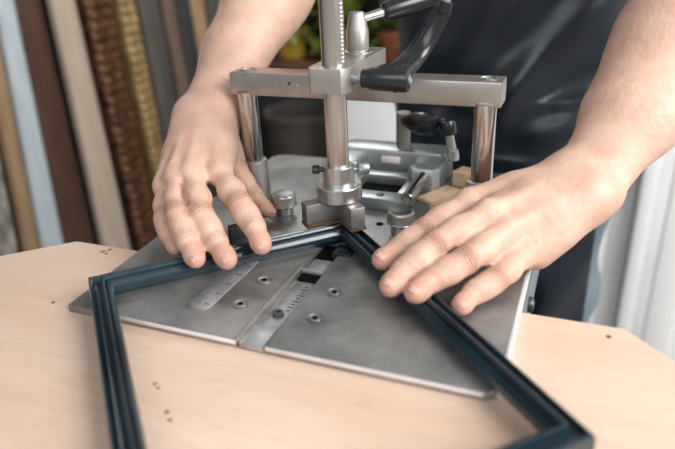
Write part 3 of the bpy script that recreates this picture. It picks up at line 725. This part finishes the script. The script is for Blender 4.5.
# diagonal pull folds across the belly and the pocket hem
fold += -.0150*np.exp(-((X-.10+(Z-.07)*-.55)/.028)**2)*np.exp(-((Z-.075)/.055)**2)
fold += -.0130*np.exp(-((X-.125)/.035)**2)*np.exp(-((Z+.000)/.020)**2)
fold += -.0048*np.exp(-((Z-.035-(X-.072)**2*.9)/.006)**2)*(X > .02)
fold += -.0045*np.exp(-((Z+.035+(X-.072)*.06)/.006)**2)
Fa.D += fold
Fa.D = np.maximum(Fa.D, np.maximum(Y-.505, np.maximum(-.58-Z, Z-.40-0*Z)))
Fa.D = np.maximum(Fa.D, np.abs(X-.072)-(.140-.05*np.clip((Z-.18)/.2, 0, 1)))
field_mesh('apron', Fa, 'apron', person, 'dark navy waxed apron', poff)
Ft = cloth_field(.007, (-.22, .25, -.90), (.36, .75, .05))
trunk(Ft, .013, upper=False); X, Y, Z = grid3(Ft); Ft.D += wob(X, Y*0, Z, .003)
Ft.D = np.maximum(Ft.D, np.maximum(-.875-Z, Z-.0))
field_mesh('jeans', Ft, 'jeans', person, 'blue-grey denim jeans', poff)
for s_ in (-1, 1):
    Fh = cloth_field(.005, (.083+.12*s_-.09, .27, -.96), (.083+.12*s_+.09, .62, -.82))
    an = P_(.105*s_, .015, -.865)
    Fh.add(an-V3(0, 0, .025), an+V3(.017*s_, -.15, -.052), .045, .040, .02)
    X, Y, Z = grid3(Fh); Fh.D = np.maximum(Fh.D, np.maximum(FL+.0005-Z, Z+.845)+0*X)
    field_mesh('shoe', Fh, 'leather', person, None, poff)
Fr = cloth_field(.006, tuple(hd-.16), tuple(hd+.16))
Fr.add(hd+V3(0, .016, .034), hd+V3(0, .014, .046), .100, .100, .02, V3(1, 0, 0), 1.22); X, Y, Z = grid3(Fr)
Fr.D = np.maximum(Fr.D, np.maximum((hd[2]+.062-Z) - np.clip((Y-hd[1]+.03)*1.3, 0, .14), -Z+hd[2]-.06)+0*X)
field_mesh('hair', Fr, 'hair', person, None, poff)
for s_ in (-1, 1):
    b = NB(); e_ = hd+V3(.034*s_, -.077, .008); bmesh.ops.create_uvsphere(b, u_segments=20, v_segments=14, radius=.0118, matrix=Matrix.Translation(e_)); build('eye', b, 'whitegloss', person)


# ------------------------------------------------------------------ background
def strip(name, x0t, x0b, x1t, x1b, m, X, prf, label, group='picture mouldings leaning on the dark wall', cat='moulding', bead=False):
    """moulding leaning on the left wall: edges at pixel rows 0 and 240, stood on the floor"""
    def face(px, py):                                   # point on the leaning front plane
        p = atx(px, py, X)
        for _ in range(4): p = atx(px, py, X+.075-.10*(p.z-FL)/(.95-FL))
        return p
    L0, L1, R0, R1 = face(x0t, 0), face(x0b, 240), face(x1t, 0), face(x1b, 240)
    def line(a, c, z): return a.y + (c.y-a.y)*(z-a.z)/(c.z-a.z)
    zt = .95+random.uniform(-.1, .1)
    b = NB(); n = len(prf); rings = []
    lev = [FL+.001, zt] if not bead else [FL+.001+(zt-FL)*i/240 for i in range(241)]
    for i, z in enumerate(lev):
        ya, yb = line(L0, L1, z), line(R0, R1, z); lean = -.10*(z-FL)/(zt-FL)
        k = 1 if not bead else 1+.14*math.sin(i*PI/2+.7)
        rings.append([b.verts.new((X+.055+lean+h*(k if h > .012 else 1), ya+(yb-ya)*u, z)) for u, h in prf])
    for A, B in zip(rings, rings[1:]):
        for k in range(n): b.faces.new([A[k], A[(k+1) % n], B[(k+1) % n], B[k]])
    b.faces.new(rings[0][::-1]); b.faces.new(rings[-1])
    return loose(name, b, m, label, cat, group)
flat = [(0, 0), (1, 0), (1, .018), (.9, .022), (.1, .022), (0, .018)]
stepd = [(0, 0), (1, 0), (1, .012), (.86, .014), (.8, .026), (.55, .020), (.3, .026), (.22, .034), (.06, .034), (0, .028)]
rnd = [(0, 0), (1, 0)] + [(.5+.5*math.cos(a), .008+.022*math.sin(a)) for a in [PI*i/10 for i in range(11)]]
XW = -1.22
strip('picture_moulding', -46, -3, -30, 18, 'silver', XW, stepd, 'worn ivory moulding at the far left edge of the row')
strip('picture_moulding', -24, 25, -8, 40, 'tanwood', XW, rnd, 'tan wooden moulding between worn ivory and white ones')
strip('picture_moulding', -4, 41.5, 13.5, 63, 'white', XW, flat, 'white painted moulding left of the wide dark brown one')
strip('picture_moulding', 16, 65.5, 41, 94, 'brownwood', XW, flat, 'wide dark brown wooden moulding between white and pale raw ones')
strip('picture_moulding', 52, 104, 75, 129, 'palewood', XW, flat, 'pale raw wood moulding left of the ornate bronze one')
strip('picture_moulding', 83, 138, 113, 163, 'bronze', XW, stepd, 'ornate bronze beaded moulding beside the gold one', bead=True)
strip('picture_moulding', 117, 168, 136, 184, 'gold', XW, stepd, 'aged gold moulding right of the ornate bronze one', bead=True)
strip('picture_moulding', 139, 186, 160, 204, 'greywood', XW, rnd, 'dark grey moulding right of the gold one')
strip('picture_moulding', 163, 206, 175, 218, 'pinkwood', XW, flat, 'slim rosy brown moulding behind the forearm on the left')
strip('picture_moulding', 177, 219, 190, 231, 'charcoal', XW, flat, 'slim charcoal moulding beside the rosy brown one')
strip('picture_moulding', 191, 232, 205, 245, 'tanwood', XW, rnd, 'slim tan moulding at the right end of the leaning row')
strip('picture_moulding', 207, 247, 226, 262, 'greywood', XW, flat, 'dark grey moulding behind the forearm, last in the row')

# white mouldings standing against the white back wall, right of the person
yw = 1.12
def upright(xa, xb, m, th, label, nm='white_panel', zt=1.0, yy=yw):
    A, B = aty(xa, 200, yy), aty(xb, 200, yy)
    b = NB(); box(b, ((A.x+B.x)/2, yy+.099-th/2-.002, (FL+.001+zt)/2), (B.x-A.x, th, zt-FL-.001), bev=.006)
    return loose(nm, b, m, label, 'panel', 'white boards standing against the back wall')
upright(596, 614, 'whitegloss', .04, 'narrow glossy white board beside the person')
upright(614.6, 639, 'greypaint', .03, 'pale grey board between two glossy white boards')
upright(639.8, 657, 'whitegloss', .07, 'bright white board with deep edges near the right side')
upright(658, 672, 'greypaint', .05, 'slim pale grey board right of the bright white one', zt=-.25)
upright(672.8, 705, 'whitegloss', .05, 'wide white board at the far right edge')

# plant shelf behind the machine
sx0, sx1, sy, sz = -1.12, -.40, 1.95, -.215
su = empty('plant_shelf', ((sx0+sx1)/2, sy, FL), 'brown wooden plant shelf against the back wall', 'shelf')
b = NB(); box(b, ((sx0+sx1)/2, sy, sz-.02), (sx1-sx0, .36, .04), bev=.003); build('shelf_board', b, 'rustwood' if 'rustwood' in M else 'brownwood', su)
b = NB(); box(b, ((sx0+sx1)/2, sy+.17, sz+.36), (sx1-sx0, .02, .72), bev=.002); build('back_panel', b, 'walldark', su)
for x in (sx0+.025, sx1-.025):
    for y in (sy-.15, sy+.15):
        b = NB(); box(b, (x, y, (FL+sz-.04)/2), (.04, .04, sz-.04-FL), bev=.002); build('leg', b, 'brownwood', su)
def plant(x, y, pot, n, h, spread, label):
    e = empty('potted_plant', (x, y, sz), label, 'plant', 'plants on the shelf')
    b = NB(); lathe(b, [(0, 0), (.055, 0), (.075, .10), (.080, .10), (.080, .115), (.070, .115), (.068, .095)], (x, y, sz+.0005), seg=28); build('pot', b, pot, e)
    b = NB(); lathe(b, [(.070, 0), (0, .004)], (x, y, sz+.095), seg=20); build('soil', b, 'soil', e)
    b = NB(); rs = random.Random(int(x*1000))
    for i in range(n):
        a = rs.uniform(0, 2*PI); el = rs.uniform(.1, 1.4); L = h*rs.uniform(.45, 1.)
        d = Vector((math.cos(a)*math.cos(el)*spread, math.sin(a)*math.cos(el)*spread*.7, math.sin(el)))
        p = Vector((x, y, sz+.10)); side = Vector((-math.sin(a), math.cos(a), 0)); wl = rs.uniform(.018, .034)
        pts = [p + d*L*t + Vector((0, 0, -.10*L*t*t*4*math.cos(el))) for t in (.0, .3, .55, .75, .9, 1.)]
        ws = [.1, .2, .8, 1, .6, .02]
        l_ = [b.verts.new(q+side*wl*k) for q, k in zip(pts, ws)]; c_ = [b.verts.new(q+Vector((0, 0, -.006*k))) for q, k in zip(pts, ws)]; r_ = [b.verts.new(q-side*wl*k) for q, k in zip(pts, ws)]
        for j in range(5):
            b.faces.new([l_[j], l_[j+1], c_[j+1], c_[j]]); b.faces.new([c_[j], c_[j+1], r_[j+1], r_[j]])
    build('foliage', b, 'leaf', e, 60)
plant(-.99, 1.95, 'yellowpot', 90, .32, .6, 'leafy plant in a mustard pot, just right of the forearm on the left')
plant(-.76, 1.97, 'yellowpot', 90, .34, .6, 'leafy plant in a mustard pot, straight behind the pole')
plant(-.53, 1.93, 'rustpot', 90, .34, .6, 'leafy plant in a terracotta pot, behind the clamp lever')
# things under the shelf
bx = empty('drawer_cabinet', (-.985, 1.90, FL), 'blue-black drawer cabinet under the plant shelf beside the bin', 'cabinet')
b = NB(); box(b, (-.985, 1.92, FL+.31), (.20, .30, .62), bev=.004); bb = build('carcass', b, 'navybox', bx)
for i in range(4):
    b = NB(); box(b, (-.985, 1.762, FL+.09+i*.145), (.18, .014, .135), bev=.003); dr = build('drawer', b, 'navybox', bx)
    b = NB(); box(b, (-.985, 1.749, FL+.125+i*.145), (.10, .012, .014), bev=.003); build('drawer_handle', b, 'darksteel', dr)
bn = empty('waste_bin', (-.79, 1.60, FL), 'taupe plastic waste bin standing in front of the plant shelf', 'bin')
b = NB(); lathe(b, [(0, 0), (.105, 0), (.135, .60), (.142, .60), (.142, .615), (.128, .615), (.098, .02), (0, .02)], (-.79, 1.60, FL+.0005), seg=44); build('bucket', b, 'bin', bn)
b = NB(); lathe(b, [(.132, .596), (.147, .596), (.147, .604), (.142, .606)], (-.79, 1.60, FL), seg=44); build('rim', b, 'bin', bn)

cx = empty('added_carton', (-.435, 1.50, FL), 'tall white carton added in place of the lit wall behind the machine, seen under the crossbar', 'carton')  # added white box supplying the bright patch of the shaded wall
b = NB(); box(b, (-.435, 1.50, FL+.36), (.30, .26, .72), rotz=-.15, bev=.004); build('carton_body', b, 'whitegloss', cx)
b = NB(); box(b, (-.435, 1.50, FL+.735), (.306, .266, .03), rotz=-.15, bev=.003); build('lid', b, 'whitegloss', cx)

# ------------------------------------------------------------------ light
def area(name, loc, tgt, size, power, col):
    l = bpy.data.lights.new(name, 'AREA'); l.shape = 'RECTANGLE'; l.size, l.size_y = size; l.energy = power; l.color = col
    o = bpy.data.objects.new(name, l); COL.objects.link(o); o.location = loc
    o.rotation_euler = (Vector(tgt)-Vector(loc)).to_track_quat('-Z', 'Y').to_euler(); return o
def casing(name, cx_, y, cz, w_, h_):
    b = NB()
    for dx, dz, sx_, sz_ in ((0, h_/2, w_+.10, .06), (0, -h_/2, w_+.10, .06), (-w_/2, 0, .06, h_), (w_/2, 0, .06, h_), (0, 0, .04, h_)):
        box(b, (cx_+dx, y, cz+dz), (sx_, .06, sz_), bev=.004)
    tag(build(name, b, 'whitegloss'), kind='structure')
casing('added_window_1', -.45, 2.18, 1.62, 1.5, .8)  # unseen window casing added around the back light
area('added_back_light', (-.45, 2.15, 1.62), (-.1, .1, 0), (1.44, .74), 38, (.95, .98, 1))  # added unseen area light for backlit highlights on frame and metal
area('assumed_side_light', (2.1, -.35, 1.35), (.2, .5, -.1), (1.6, 1.5), 88, (1, .995, .99))  # added area lamp without a window, for assumed side daylight, moved to brighten boards
area('added_front_fill', (.3, -2.6, 1.7), (.1, .6, -.2), (2.4, 1.6), 36, (.93, .97, 1))  # added fill from the front, placed to brighten the white boards
wd = bpy.data.worlds.new('world'); S.world = wd; wd.use_nodes = True
bg = wd.node_tree.nodes['Background']; bg.inputs[0].default_value = (.93, .97, 1, 1); bg.inputs[1].default_value = .36
S.view_settings.view_transform = 'Standard'; S.view_settings.look = 'None'; S.view_settings.gamma = 1; S.view_settings.exposure = .16
S.view_settings.use_curve_mapping = False
